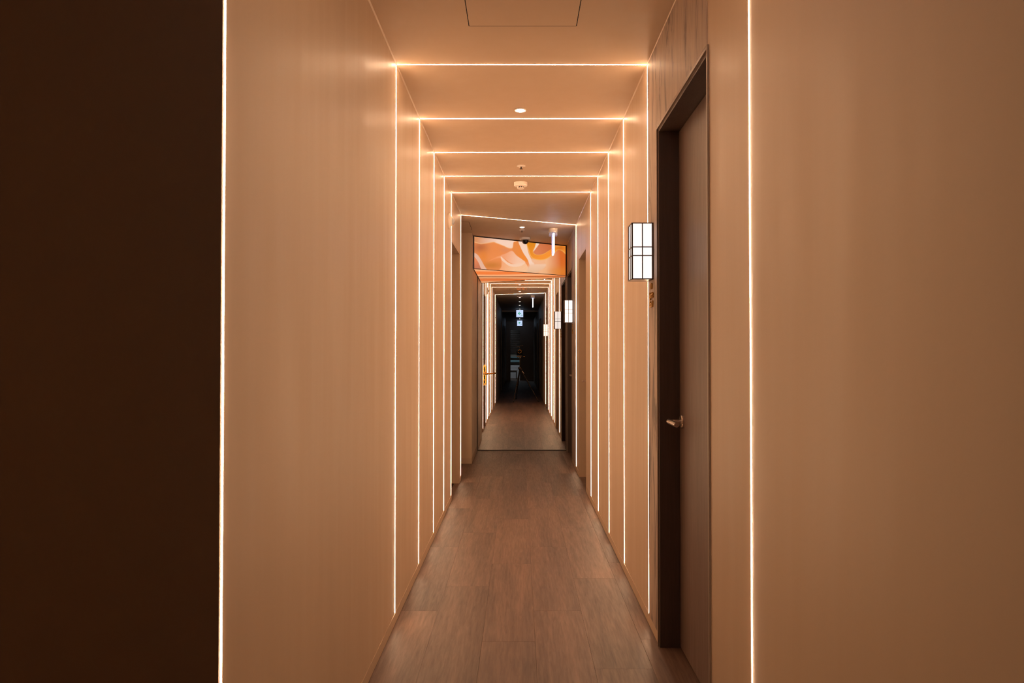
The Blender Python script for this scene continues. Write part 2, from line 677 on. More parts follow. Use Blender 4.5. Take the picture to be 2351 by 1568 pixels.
def door(name, label, side, xf, op, dark, handle=True):
    ya, yb, zt = op
    dep = 0.08
    d = sstruct(name, label, 'door', (xf, (ya + yb) / 2, 0))
    x1 = xf + side * dep
    jt = 0.012
    jm = M['jamb_wood'] if dark else M['wall']
    pro = side * 0.006 if dark else 0.0
    for y0, y1 in ((ya, ya + jt), (yb - jt, yb)):
        bm = B(); box(bm, xf + 0.001 * side, x1 + side * 0.05, y0, y1, 0, zt)
        obj('jamb', bm, jm, d)
    bm = B(); box(bm, xf + 0.001 * side, x1 + side * 0.05, ya + jt, yb - jt, zt - jt, zt)
    obj('head', bm, jm, d)
    if dark:
        cw = 0.011
        for y0, y1 in ((ya - cw, ya), (yb, yb + cw)):
            bm = B(); box(bm, xf - side * 0.006, xf, y0, y1, 0, zt + cw, 0.001)
            obj('casing', bm, M['casing'], d)
        bm = B(); box(bm, xf - side * 0.006, xf, ya, yb, zt, zt + cw, 0.001)
        obj('casing', bm, M['casing'], d)
    bm = B(); box(bm, x1, x1 + side * 0.04, ya + jt + 0.012, yb - jt - 0.004, 0.006, zt - jt - 0.003, 0.001)
    leaf = obj('leaf', bm, M['door_wood'], d)
    bm = B(); box(bm, x1 + side * 0.001, x1 + side * 0.045, ya + jt, ya + jt + 0.010, 0, zt - jt)
    obj('hinge_stile', bm, M['jamb_wood'], d)
    if handle:
        lever_handle(d, side, x1, yb - jt - 0.055, 0.905, -1, M['nickel'])
    return d


door('door_1', 'near dark walnut door in a deep recess on the right', 1, XW, D1, True)
door('door_2', 'beige-framed door recess farther down the right wall', 1, XW, D2, False)
door('door_3', 'dark walnut door beside the mirrored end of the corridor', 1, XW, D3, True)
door('door_4', 'beige door recess near the end of the left wall', -1, -XW, D0, False, handle=False)
for i, op in enumerate(RR):
    door('door_%d' % (5 + i), ['first', 'second', 'third'][i] + ' dark door on the right of the unlit hallway in the mirror', 1, XW, op, True)
for i, op in enumerate(RL):
    door('door_%d' % (8 + i), ['nearer', 'farther'][i] + ' dark door on the left of the unlit hallway in the mirror', -1, -XW, op, True)


# ---------------------------------------------------------------- mirrored gate door
gate = sstruct('door_10', 'full-height mirrored door reflecting the whole corridor, orange lettering', 'door', (0, YM, 0))
x0, x1 = XP + BT + 0.001, XW - 0.001
ZG = 2.436
bm = B(); box(bm, x0 + 0.004, x1 - 0.004, YM, YM + 0.008, 0.010, ZG - 0.004)
obj('mirror_pane', bm, M['mirror'], gate)
bm = B(); box(bm, x0, x1, YM + 0.0085, YM + 0.04, 0.003, ZG)
obj('backing', bm, M['boxedge'], gate)
bm = B(); box(bm, x0, x1, YM - 0.003, YM + 0.0085, 0.0005, 0.010)
obj('bottom_rail', bm, M['boxedge'], gate)
for xa, xb in ((x0, x0 + 0.0035), (x1 - 0.0035, x1)):
    bm = B(); box(bm, xa, xb, YM - 0.002, YM + 0.0085, 0.010, ZG)
    obj('edge_strip', bm, M['boxedge'], gate)
# brass lever with long back plate
hd = bpy.data.objects.new('handle', None); COL.objects.link(hd)
hd.location = (-0.43, YM, 0.90)
put(hd, gate)
hd['label'] = 'polished brass lever handle on a long plate'
hx0, hz0 = -0.428, 0.915
bm = B()
prof = []
for i in range(17):
    a = PI * i / 16
    prof.append((hx0 + 0.0185 * math.cos(a), hz0 + 0.082 + 0.030 * math.sin(a) ** 2))
for i in range(17):
    a = PI + PI * i / 16
    prof.append((hx0 + 0.0185 * math.cos(a), hz0 - 0.122 + 0.018 * math.sin(a)))
f0 = [bm.verts.new((x, YM - 0.0005, z)) for x, z in prof]
f1 = [bm.verts.new((x, YM - 0.010, z)) for x, z in prof]
bm.faces.new(f0[::-1]); bm.faces.new(f1)
for i in range(len(prof)):
    j = (i + 1) % len(prof)
    bm.faces.new((f0[i], f0[j], f1[j], f1[i]))
bmesh.ops.recalc_face_normals(bm, faces=bm.faces[:])
obj('back_plate', bm, M['brass'], hd)
for za_, zb_ in ((0.018, 0.084), (-0.118, -0.018)):  # dark strips stand in for the dark reflection in the brass plate
    bm = B(); box(bm, hx0 - 0.006, hx0 + 0.006, YM - 0.0115, YM - 0.0095, hz0 + za_, hz0 + zb_, 0.0005)
    obj('dark_reflection', bm, M['boxedge'], hd)
bm = B()
tube(bm, [(hx0 - 0.012, YM - 0.05, hz0), (hx0, YM - 0.052, hz0), (hx0 + 0.07, YM - 0.052, hz0 + 0.001), (hx0 + 0.118, YM - 0.050, hz0 + 0.003)], 0.0085, 12)
rod(bm, (hx0, YM - 0.008, hz0), (hx0, YM - 0.055, hz0), 0.011)
bmesh.ops.create_uvsphere(bm, u_segments=14, v_segments=10, radius=0.012, matrix=Matrix.Translation((hx0 + 0.118, YM - 0.050, hz0 + 0.003)))
obj('lever', bm, M['brass'], hd, True)
bm = B()
rod(bm, (hx0, YM - 0.009, hz0 - 0.07), (hx0, YM - 0.014, hz0 - 0.07), 0.007)
obj('key_cylinder', bm, M['brass'], hd, True)
# lettering
Rx = Matrix.Rotation(PI / 2, 4, 'X')


def pix(x, y, Y):
    return (-0.01 + (x - 1193.0) * Y / FPX, 1.18 + (807.0 - y) * Y / FPX)


lx, lz = pix(1197.5, 652.8, YM)
text_mesh('lettering', 'Project 1', 0.043, 0.0006, M['orange_text'], gate, Matrix.Translation((lx, YM - 0.001, lz)) @ Rx)
lx, lz = pix(1198, 665.2, YM)
text_mesh('lettering', 'GATE 1', 0.037, 0.0006, M['orange_text'], gate, Matrix.Translation((lx, YM - 0.001, lz)) @ Rx, bold=0.0012)


# ---------------------------------------------------------------- LED frames
def strip_bm(p0, p1, nrm, wid=0.0036, hgt=0.0014):
    """half-round diffuser from p0 to p1 standing proud along nrm"""
    p0, p1, nrm = Vector(p0), Vector(p1), Vector(nrm)
    t = (p1 - p0).normalized()
    s = t.cross(nrm).normalized()
    bm = B()
    k = 5
    n_seg = max(2, int((p1 - p0).length / 0.2))
    rings = []
    for j in range(n_seg + 1):
        c0 = p0.lerp(p1, j / n_seg) + s * random.uniform(-0.0006, 0.0006)
        rings.append([bm.verts.new(c0 + s * (wid * math.cos(PI * i / (k - 1))) + nrm * (hgt * math.sin(PI * i / (k - 1)) - 0.0002)) for i in range(k)])
    for a, c_ in zip(rings, rings[1:]):
        for i in range(k - 1):
            bm.faces.new((a[i], a[i + 1], c_[i + 1], c_[i]))
    bm.faces.new(rings[0]); bm.faces.new(rings[-1])
    bmesh.ops.recalc_face_normals(bm, faces=bm.faces[:])
    return bm


frames = [
    (1.243, 1.655, 'nearest LED light frame, its uprights at the outer left and right'),
    (2.970, 2.972, 'LED light frame right behind the near wall lantern'),
    (3.665, 3.665, 'LED light frame just past the first ceiling downlight'),
    (4.290, 4.285, 'LED light frame between the downlight and the ceiling sprinkler'),
    (4.870, 4.870, 'LED light frame between the sprinkler and the smoke detector'),
    (5.385, 5.360, 'LED light frame just past the smoke detector'),
    (6.262, 6.750, 'slanted LED light frame farthest from the viewer'),
]
for yl, yr, lab in frames:
    t = thing('led_light_frame', lab, 'light', (0, (yl + yr) / 2, 0), 'LED light frames along the corridor')
    obj('left_strip', strip_bm((-XW, yl, BH + 0.002), (-XW, yl, HC - 0.006), (1, 0, 0)), M['strip'], t)
    obj('right_strip', strip_bm((XW, yr, BH + 0.002), (XW, yr, HC - 0.006), (-1, 0, 0)), M['strip'], t)
    obj('ceiling_strip', strip_bm((-XW + 0.006, yl, HC), (XW - 0.006, yr, HC), (0, 0, -1)), M['strip'], t)


# ---------------------------------------------------------------- wall lanterns
def lantern(yf, label):
    wx, wy, hz = 0.0905, 0.094, 0.2366
    z0 = 1.480
    z1 = z0 + hz
    xr = XW - CL - 0.001
    xl = xr - wx
    y0, y1 = yf, yf + wy
    t = thing('wall_lantern', label, 'lantern', (xr, (y0 + y1) / 2, z0), 'paper-white wall lanterns')
    e = 0.006
    bm = B()
    for x in (xl, xr - e):
        for y in (y0, y1 - e):
            box(bm, x, x + e, y, y + e, z0, z1)
    for z in (z0, z1 - 0.004):
        box(bm, xl, xr, y0, y0 + e, z, z + 0.004)
        box(bm, xl, xr, y1 - e, y1, z, z + 0.004)
        box(bm, xl, xl + e, y0 + e, y1 - e, z, z + 0.004)
    obj('frame', bm, M['bar'], t)
    bm = B(); box(bm, xr - 0.004, xr, y0 + e, y1 - e, z0, z1)
    obj('back_plate', bm, M['bar'], t)
    bm = B(); box(bm, xl + e, xr - 0.004, y0 + e, y1 - e, z1 - 0.003, z1 - 0.001)
    obj('lid', bm, M['bar'], t)
    bm = B(); box(bm, xl + e, xr - 0.004, y0 + e, y1 - e, z0 + 0.001, z0 + 0.003)
    obj('bottom_plate', bm, M['casing'], t)
    za, zb = z0 + 0.42 * hz, z0 + 0.572 * hz
    mb = 0.0038
    # mullions and panes on the three open faces
    for face in ('front', 'side', 'back'):
        if face == 'side':
            a0, a1 = y0 + e, y1 - e
        else:
            a0, a1 = xl + e, xr - e
        am = (a0 + a1) / 2

        def slab(bm, ua, ub, zc, zd, d0, d1):
            if face == 'front':
                box(bm, ua, ub, y0 + d0, y0 + d1, zc, zd)
            elif face == 'back':
                box(bm, ua, ub, y1 - d1, y1 - d0, zc, zd)
            else:
                box(bm, xl + d0, xl + d1, ua, ub, zc, zd)
        bm = B(); slab(bm, am - mb / 2, am + mb / 2, z0 + 0.004, z1 - 0.004, 0.0005, 0.0035)
        obj('mullion', bm, M['bar'], t)
        for zz in (za, zb):
            bm = B(); slab(bm, a0, a1, zz - mb / 2, zz + mb / 2, 0.0008, 0.0035)
            obj('cross_bar', bm, M['bar'], t)
        for ua, ub in ((a0, am), (am, a1)):
            for zc, zd in ((z0 + 0.004, za), (za, zb), (zb, z1 - 0.004)):
                bm = B(); slab(bm, ua, ub, zc, zd, 0.0036, 0.0050)
                obj('pane', bm, M['pane'], t)
    return t


lantern(2.832, 'near wall lantern glowing white beside the dark walnut door')
lantern(7.10, 'far wall lantern glowing white beside the end door')


# gold letters under the lanterns
def wall_letters(yc, label, lines):
    t = thing('wall_lettering', label, 'lettering', (XW - CL, yc, 1.3), 'gold door lettering')
    base = Matrix.Rotation(-PI / 2, 4, 'Z') @ Rx
    for txt, z, sz in lines:
        text_mesh('lettering', txt, sz, 0.003, M['gold'], t, Matrix.Translation((XW - CL - 0.003, yc, z)) @ base, bold=0.0007)
    return t


LL = [('10', 1.443, 0.034), ('Spirit', 1.405, 0.036), ('Soul', 1.367, 0.036)]
wall_letters(2.868, 'small gold lettering stacked under the near lantern', LL)
wall_letters(7.14, 'small gold lettering stacked under the far lantern', LL)


# ---------------------------------------------------------------- ceiling fittings
def downlight(x, y, label, r=0.031, mat='spot', group='ceiling downlights'):
    t = thing('downlight', label, 'downlight', (x, y, HC), group)
    bm = B()
    lathe(bm, [(r * 0.70, -0.0008), (r, -0.0008), (r, -0.004), (r * 0.9, -0.006), (r * 0.70, -0.004)], (x, y, HC), 32, caps=False)
    obj('trim_ring', bm, M['white'], t, True)
    bm = B()
    lathe(bm, [(0.0, -0.001), (r * 0.70, -0.001), (r * 0.66, -0.006), (r * 0.4, -0.010), (0.0, -0.011)], (x, y, HC), 28)
    obj('lens', bm, M[mat], t, True)
    return t


XC = -0.006
downlight(XC, 3.527, 'bright ceiling downlight nearest the viewer')
downlight(0.015, 6.86, 'small ceiling downlight just past the slanted LED frame')
downlight(XC, 2.08, 'downlight reflected right below the gate lettering', mat='spot_dim')
downlight(XC, 0.50, 'topmost downlight of the dark hallway in the mirror', mat='spot_dim')
downlight(XC, -0.80, 'second downlight of the dark hallway in the mirror', mat='spot_dim')
downlight(XC, -2.10, 'third downlight of the dark hallway in the mirror', mat='spot_dim')
downlight(XC, -3.75, 'downlight right above the nearer arrow sign in the mirror', mat='spot_dim')
downlight(XC, -9.80, 'downlight right above the farther arrow sign in the mirror', mat='spot_dim')


def sprinkler(x, y, label):
    t = thing('sprinkler', label, 'sprinkler', (x, y, HC), 'ceiling sprinklers')
    bm = B()
    lathe(bm, [(0.0, 0.0), (0.031, 0.0), (0.030, -0.003), (0.020, -0.007), (0.010, -0.008), (0.0, -0.008)], (x, y, HC), 28)
    obj('escutcheon', bm, M['white'], t, True)
    bm = B()
    lathe(bm, [(0.0, -0.007), (0.006, -0.008), (0.004, -0.014), (0.0045, -0.020), (0.0, -0.020)], (x, y, HC), 14)
    obj('head', bm, M['darkmetal'], t, True)
    bm = B()
    for i in range(8):
        a = 2 * PI * i / 8
        rod(bm, (x, y, HC - 0.021), (x + 0.010 * math.cos(a), y + 0.010 * math.sin(a), HC - 0.0215), 0.0014, seg=6)
    lathe(bm, [(0.0, -0.0195), (0.006, -0.020), (0.006, -0.022), (0.0, -0.0225)], (x, y, HC), 14)
    obj('deflector', bm, M['darkmetal'], t)
    return t


sprinkler(0.0, 4.60, 'white sprinkler head between the third and fourth LED frames')
sprinkler(0.014, 7.03, 'sprinkler head just past the small far downlight')

# smoke detector
x, y = -0.002, 5.06
t = thing('smoke_detector', 'white round smoke detector on the ceiling', 'smoke detector', (x, y, HC))
bm = B(); lathe(bm, [(0.0, 0.0), (0.050, 0.0), (0.050, -0.022), (0.047, -0.026), (0.030, -0.031), (0.0, -0.031)], (x, y, HC), 36)
obj('base', bm, M['white'], t, True)
bm = B(); lathe(bm, [(0.0, -0.030), (0.023, -0.031), (0.023, -0.040), (0.0, -0.040)], (x, y, HC), 24)
obj('chamber', bm, M['black'], t, True)
for i in range(10):
    a = 2 * PI * (i + 0.5) / 10
    bm = B(); rod(bm, (x + 0.025 * math.cos(a), y + 0.025 * math.sin(a), HC - 0.030), (x + 0.0245 * math.cos(a), y + 0.0245 * math.sin(a), HC - 0.041), 0.0036, seg=8)
    obj('rib', bm, M['white'], t, True)
bm = B(); lathe(bm, [(0.0, -0.040), (0.027, -0.040), (0.026, -0.045), (0.020, -0.048), (0.0, -0.048)], (x, y, HC), 28)
obj('cap', bm, M['white'], t, True)


# access hatches
def hatch(xa, xb, ya, yb, label):
    t = thing('access_hatch', label, 'hatch', ((xa + xb) / 2, (ya + yb) / 2, HC), 'ceiling access hatches')
    g = 0.0035
    for q in ((xa, xa + g, ya, yb), (xb - g, xb, ya, yb), (xa + g, xb - g, ya, ya + g), (xa + g, xb - g, yb - g, yb)):
        bm = B(); box(bm, q[0], q[1], q[2], q[3], HC - 0.0006, HC)
        obj('gap', bm, M['joint'], t)
    bm = B(); box(bm, xa + g, xb - g, ya + g, yb - g, HC - 0.0010, HC)
    obj('panel', bm, M['ceil'], t)
    return t


hatch(-0.207, 0.211, 2.20, 2.617, 'square ceiling access hatch at the top of the picture')
hatch(-0.95, -0.500, 6.60, 7.05, 'ceiling access hatch over the left niche')


# security dome camera
x, y = 0.052, 7.52
t = thing('dome_camera', 'white and black security dome camera in front of the orange light box', 'camera', (x, y, HC))
bm = B(); lathe(bm, [(0.0, 0.0), (0.060, 0.0), (0.061, -0.022), (0.058, -0.027), (0.0, -0.027)], (x, y, HC), 36)
obj('base', bm, M['white'], t, True)
bm = B(); lathe(bm, [(0.0, -0.025), (0.054, -0.027), (0.046, -0.032), (0.038, -0.036), (0.0, -0.036)], (x, y, HC), 36)
obj('collar', bm, M['black'], t, True)
bm = B()
pr = [(0.0, -0.03)]
for i in range(9):
    a = PI / 2 * i / 8
    pr.append((0.036 * math.cos(a), -0.036 - 0.036 * math.sin(a)))
pr[-1] = (0.0005, pr[-1][1])
lathe(bm, pr, (x, y, HC), 32)
obj('dome', bm, M['dome'], t, True)


# edge-on illuminated signs
def edge_sign(x, y, label):
    t = thing('blade_sign', label, 'sign', (x, y, HC), 'ceiling blade signs')
    bm = B()
    rr = 0.046
    poly = [(x + rr * math.cos(2 * PI * i / 32), y + rr * math.sin(2 * PI * i / 32)) for i in range(32)]
    prism(bm, poly, HC - 0.042, HC)
    obj('canopy', bm, M['white'], t, True)
    bm = B(); box(bm, x - 0.042, x + 0.042, y - 0.034, y + 0.034, HC - 0.075, HC - 0.042, 0.004)
    obj('clear_holder', bm, M['holder'], t)
    bm = B(); box(bm, x - 0.0115, x + 0.0115, y - 0.09, y + 0.09, HC - 0.262, HC - 0.060, 0.003)
    obj('blade', bm, M['blade'], t)
    bm = B(); box(bm, x - 0.0045, x + 0.0065, y - 0.0915, y + 0.0915, HC - 0.264, HC - 0.062, 0.001)
    obj('light_core', bm, M['core'], t)
    return t


mm, nt, b = new_mat('clear_acrylic')
b.inputs['Base Color'].default_value = (0.85, 0.9, 1, 1)
b.inputs['Transmission Weight'].default_value = 0.55
b.inputs['Roughness'].default_value = 0.25
M['holder'] = mm
edge_sign(0.333, 6.96, 'edge-lit blue-white blade sign hanging before the orange light box')
edge_sign(0.285, 1.02, 'edge-lit blue-white blade sign seen small in the mirror')


# green arrow signs behind the viewer
def arrow_sign(y, label):
    s = 0.208
    zt = HC - 0.012
    t = thing('arrow_sign', label, 'sign', (XC, y, HC), 'green arrow signs in the mirror')
    bm = B(); box(bm, XC - 0.12, XC + 0.12, y - 0.03, y + 0.03, zt - 0.006, HC)
    obj('mount', bm, M['black'], t)
    bm = B(); box(bm, XC - s / 2, XC + s / 2, y - 0.012, y + 0.012, zt - 0.006 - s, zt - 0.006, 0.003)
    obj('panel', bm, M['sign_white'], t)
    yf = y + 0.012
    cz = zt - 0.006 - s * 0.46
    xc = XC - 0.005
    bm = B()
    ar = [(-0.048, 0), (-0.004, 0.046), (0.014, 0.046), (-0.016, 0.012), (0.046, 0.012), (0.046, -0.012), (-0.016, -0.012), (0.014, -0.046), (-0.004, -0.046)]
    a = [bm.verts.new((xc + u, yf, cz + v)) for u, v in ar]
    c_ = [bm.verts.new((xc + u, yf + 0.0015, cz + v)) for u, v in ar]
    bm.faces.new(a); bm.faces.new(c_[::-1])
    for i in range(len(ar)):
        j = (i + 1) % len(ar)
        bm.faces.new((a[i], a[j], c_[j], c_[i]))
    bmesh.ops.recalc_face_normals(bm, faces=bm.faces[:])
    obj('arrow', bm, M['sign_green'], t)
    bm = B()
    gx, gz = XC + 0.062, cz - 0.058
    box(bm, gx - 0.022, gx - 0.016, yf, yf + 0.0015, gz - 0.016, gz + 0.016)
    box(bm, gx + 0.016, gx + 0.022, yf, yf + 0.0015, gz - 0.016, gz + 0.016)
    box(bm, gx - 0.016, gx + 0.016, yf, yf + 0.0015, gz + 0.010, gz + 0.016)
    box(bm, gx - 0.008, gx + 0.008, yf, yf + 0.0015, gz - 0.016, gz + 0.004)
    obj('pictogram', bm, M['sign_green'], t)
    return t


arrow_sign(-4.15, 'nearer green arrow sign hanging in the mirrored hallway')
arrow_sign(-10.95, 'farther green arrow sign hanging in the mirrored hallway')

# small ceiling speaker near the viewer (in the mirror)
x, y = XC, 0.80
t = thing('ceiling_vent', 'pale ceiling vent above the topmost mirrored downlight', 'vent', (x, y, HC))
bm = B(); box(bm, x - 0.075, x + 0.075, y - 0.10, y + 0.10, HC - 0.006, HC, 0.002)
obj('frame', bm, M['casing'], t)
for i in range(5):
    bm = B(); box(bm, x - 0.065, x + 0.065, y - 0.085 + i * 0.038, y - 0.068 + i * 0.038, HC - 0.009, HC - 0.006)
    obj('slat', bm, M['white'], t)

# wall alarm on the left wall
x, y, z = -XW, 5.17, 2.170
t = thing('wall_alarm', 'pale round wall alarm with a clear dome on the left wall', 'alarm', (x, y, z))
bm = B(); lathe(bm, [(0.0, 0.0005), (0.058, 0.0005), (0.060, 0.012), (0.052, 0.018), (0.0, 0.018)], (x, y, z), 36, 'X')
obj('base', bm, M['white'], t, True)
bm = B(); lathe(bm, [(0.0, 0.017), (0.038, 0.018), (0.036, 0.028), (0.0, 0.028)], (x, y, z), 30, 'X')
obj('ring', bm, M['white'], t, True)
bm = B(); lathe(bm, [(0.0, 0.027), (0.028, 0.028), (0.026, 0.036), (0.018, 0.043), (0.008, 0.046), (0.0005, 0.0465)], (x, y, z), 26, 'X')
obj('dome', bm, M['holder'], t, True)


# ---------------------------------------------------------------- orange backlit box over the mirror
def smooth_poly(pts, k=6):
    n = len(pts)
    out = []
    P = [np.array(p, float) for p in pts]
    for i in range(n):
        p0, p1, p2, p3 = P[i - 1], P[i], P[(i + 1) % n], P[(i + 2) % n]
        for j in range(k):
            t_ = j / k
            out.append(0.5 * ((2 * p1) + (-p0 + p2) * t_ + (2 * p0 - 5 * p1 + 4 * p2 - p3) * t_ ** 2 + (-p0 + 3 * p1 - 3 * p2 + p3) * t_ ** 3))
    return np.array(out)


def poly_sd(px, py, poly):
    """signed distance, negative inside"""
    d = np.full(px.shape, 1e9)
    ins = np.zeros(px.shape, bool)
    n = len(poly)
    for i in range(n):
        ax, ay = poly[i]
        bx, by = poly[(i + 1) % n]
        ex, ey = bx - ax, by - ay
        L = ex * ex + ey * ey + 1e-9
        tt = np.clip(((px - ax) * ex + (py - ay) * ey) / L, 0, 1)
        d = np.minimum(d, np.hypot(px - ax - tt * ex, py - ay - tt * ey))
        cond = (ay > py) != (by > py)
        xi = ax + (py - ay) * ex / (ey if abs(ey) > 1e-9 else 1e-9)
        ins ^= cond & (px < xi)
    return np.where(ins, -d, d)


def artwork(px, py):
    def L(c):
        return np.array(srgb(*c)[:3])
    W = px / 2351.0
    img = L((246, 146, 82))[None] * np.ones((px.size, 1))

    def over(a, col):
        nonlocal img
        a = a[:, None]
        img = img * (1 - a) + col * a

    def grad(c0, c1, p0, p1):
        dx, dy = p1[0] - p0[0], p1[1] - p0[1]
        s_ = np.clip(((px - p0[0]) * dx + (py - p0[1]) * dy) / (dx * dx + dy * dy), 0, 1)[:, None]
        return L(c0) * (1 - s_) + L(c1) * s_

    def blob(cx, cy, rx, ry, col, amt):
        q = np.exp(-(((px - cx) / rx) ** 2 + ((py - cy) / ry) ** 2))
        over(q * amt, L(col)[None])

    def shape(pts, col, soft=7, edge=None):
        sd = poly_sd(px, py, smooth_poly(pts))
        over(np.clip(0.5 - sd / soft, 0, 1), col)
        if edge:
            over(np.exp(-(sd / 9.0) ** 2) * 0.8, L(edge)[None])
    blob(280, 450, 170, 130, (176, 92, 58), 0.9)
    blob(620, 480, 200, 200, (240, 138, 70), 0.7)
    blob(500, 840, 260, 90, (206, 122, 46), 0.85)
    blob(330, 640, 110, 160, (235, 132, 44), 0.7)
    blob(800, 500, 110, 60, (226, 140, 96), 0.6)
    shape([(60, 180), (980, 290), (972, 400), (940, 458), (860, 452), (760, 405), (600, 340), (540, 322), (350, 352), (250, 352), (60, 270)],
          grad((222, 146, 96), (255, 214, 190), (200, 260), (640, 330)), 7, (255, 190, 130))
    shape([(150, 640), (200, 720), (310, 930), (60, 930), (60, 620)], grad((246, 140, 88), (205, 118, 84), (150, 680), (200, 900)))
    shape([(60, 520), (150, 560), (220, 610), (290, 720), (350, 840), (410, 950), (310, 950), (240, 790), (190, 700), (150, 650), (60, 600)],
          L((238, 184, 156))[None], 7)
    shape([(440, 750), (570, 670), (700, 628), (760, 700), (900, 800), (1000, 815), (1180, 790), (1230, 780), (1300, 900), (1250, 1020), (700, 980), (716, 860), (704, 690), (600, 690)],
          grad((250, 152, 92), (254, 196, 150), (560, 760), (1000, 880)), 14)
    shape([(700, 625), (800, 580), (870, 545), (930, 520), (980, 548), (1040, 622), (1150, 700), (1235, 770), (1150, 800), (1000, 810), (900, 780), (790, 700)],
          grad((250, 164, 116), (255, 200, 166), (780, 620), (1080, 700)), 10)
    shape([(700, 640), (760, 690), (850, 770), (950, 810), (1060, 800), (1230, 778), (1150, 845), (1020, 872), (880, 850), (770, 770), (720, 720)],
          L((255, 208, 176))[None], 12)
    shape([(975, 330), (1040, 318), (1090, 330), (1150, 500), (1220, 620), (1292, 735), (1245, 758), (1120, 672), (1030, 600), (975, 530), (940, 490), (962, 440)],
          grad((238, 140, 70), (248, 140, 52), (980, 480), (1200, 640)), 8)
    shape([(1088, 290), (1262, 300), (1275, 430), (1312, 580), (1370, 700), (1440, 810), (1340, 840), (1292, 720), (1200, 580), (1130, 440)],
          L((255, 216, 192))[None], 8)
    shape([(1330, 830), (1440, 800), (1600, 785), (1760, 765), (1720, 870), (1560, 1000), (1280, 1000)], grad((252, 204, 170), (240, 190, 150), (1440, 800), (1440, 980)), 60)
    shape([(1370, 700), (1450, 705), (1600, 720), (1760, 680), (1860, 620), (1940, 560), (1980, 700), (1800, 800), (1450, 800)],
          grad((250, 188, 146), (252, 180, 126), (1400, 750), (1900, 650)), 30)
    shape([(1700, 720), (1860, 620), (1930, 545), (2000, 508), (2090, 532), (2180, 596), (2260, 700), (2260, 1120), (1560, 1010), (1700, 880)],
          grad((252, 190, 142), (224, 108, 40), (1700, 800), (2060, 780)), 26)
    blob(1990, 980, 260, 110, (232, 140, 52), 0.7)
    shape([(1262, 300), (1480, 330), (1450, 450), (1412, 545), (1480, 604), (1620, 600), (1740, 542), (1850, 470), (1960, 440), (2200, 400), (2200, 606), (2090, 530),
           (2000, 505), (1925, 545), (1850, 620), (1700, 703), (1560, 720), (1430, 694), (1355, 630), (1306, 490)],
          grad((232, 140, 26), (255, 152, 52), (1400, 360), (1560, 680)), 7, (255, 190, 96))
    blob(2050, 470, 150, 60, (214, 112, 34), 0.8)
    shape([(1545, 330), (1900, 370), (1850, 470), (1740, 543), (1620, 600), (1480, 604), (1412, 545), (1470, 470)],
          grad((226, 130, 84), (212, 112, 62), (1500, 560), (1800, 430)), 7)
    shape([(1488, 330), (1556, 330), (1530, 400), (1412, 540), (1450, 450)], L((255, 222, 194))[None], 7)
    return img


YL, YR, ZB = 7.375, 8.06, 2.074
ZT = HC - 0.001
XA, XB = XP + 0.001, XW - 0.004
lb = thing('light_box', 'orange abstract backlit box wedged above the mirrored door', 'light box', (0, 7.9, ZB))
NU, NV = 230, 84
us = np.linspace(0, 1, NU + 1)
vs = np.linspace(0, 1, NV + 1)
U, V = np.meshgrid(us, vs)
px = (150 + 2020 * U).ravel()
py = ((200 + 235 * U) * (1 - V) + (912 + 148 * U) * V).ravel()
cols = artwork(px, py)
m_ = 0.012
verts = []
for v_, u_ in zip(V.ravel(), U.ravel()):
    uu = m_ + u_ * (1 - 2 * m_)
    zz = (ZT - 0.010) * (1 - v_) + (ZB + 0.006) * v_
    verts.append((XA + (XB - XA) * uu, YL + (YR - YL) * uu, zz))
faces = []
for j in range(NV):
    for i in range(NU):
        a = j * (NU + 1) + i
        faces.append((a, a + NU + 1, a + NU + 2, a + 1))
me = bpy.data.meshes.new('printed_front')
me.from_pydata(verts, [], faces)
ca = me.color_attributes.new('print', 'FLOAT_COLOR', 'POINT')
buf = np.ones((len(verts), 4), np.float32)
buf[:, :3] = cols
ca.data.foreach_set('color', buf.ravel())
me.materials.append(M['print'])
for p in me.polygons:
    p.use_smooth = True
o = bpy.data.objects.new('printed_front', me)
COL.objects.link(o)
nrm = Vector((YR - YL, -(XB - XA), 0)).normalized()
put(o, lb)
# solid body just behind the print
bm = B()
e_ = 0.003
prism(bm, [(XA, YL + e_), (XB, YR + e_), (XB, YM - 0.001), (XA, YM - 0.001)], ZB + 0.003, ZT)
obj('housing', bm, M['boxedge'], lb)
# dark edge profiles of the front
dx, dy = XB - XA, YR - YL


def edge_bar(u0, u1, za, zb, d=0.005):
    bm = B()
    p0 = (XA + dx * u0, YL + dy * u0)
    p1 = (XA + dx * u1, YL + dy * u1)
    prism(bm, [(p0[0], p0[1] - d + 0.003), (p1[0], p1[1] - d + 0.003), (p1[0], p1[1] + 0.003), (p0[0], p0[1] + 0.003)], za, zb)
    return obj('edge_profile', bm, M['boxedge'], lb)


edge_bar(0, 1, ZT - 0.010, ZT)
edge_bar(0, 1, ZB, ZB + 0.004)
edge_bar(0, 0.004, ZB + 0.004, ZT - 0.010)
edge_bar(1 - m_ * 0.5, 1, ZB + 0.006, ZT - 0.010)
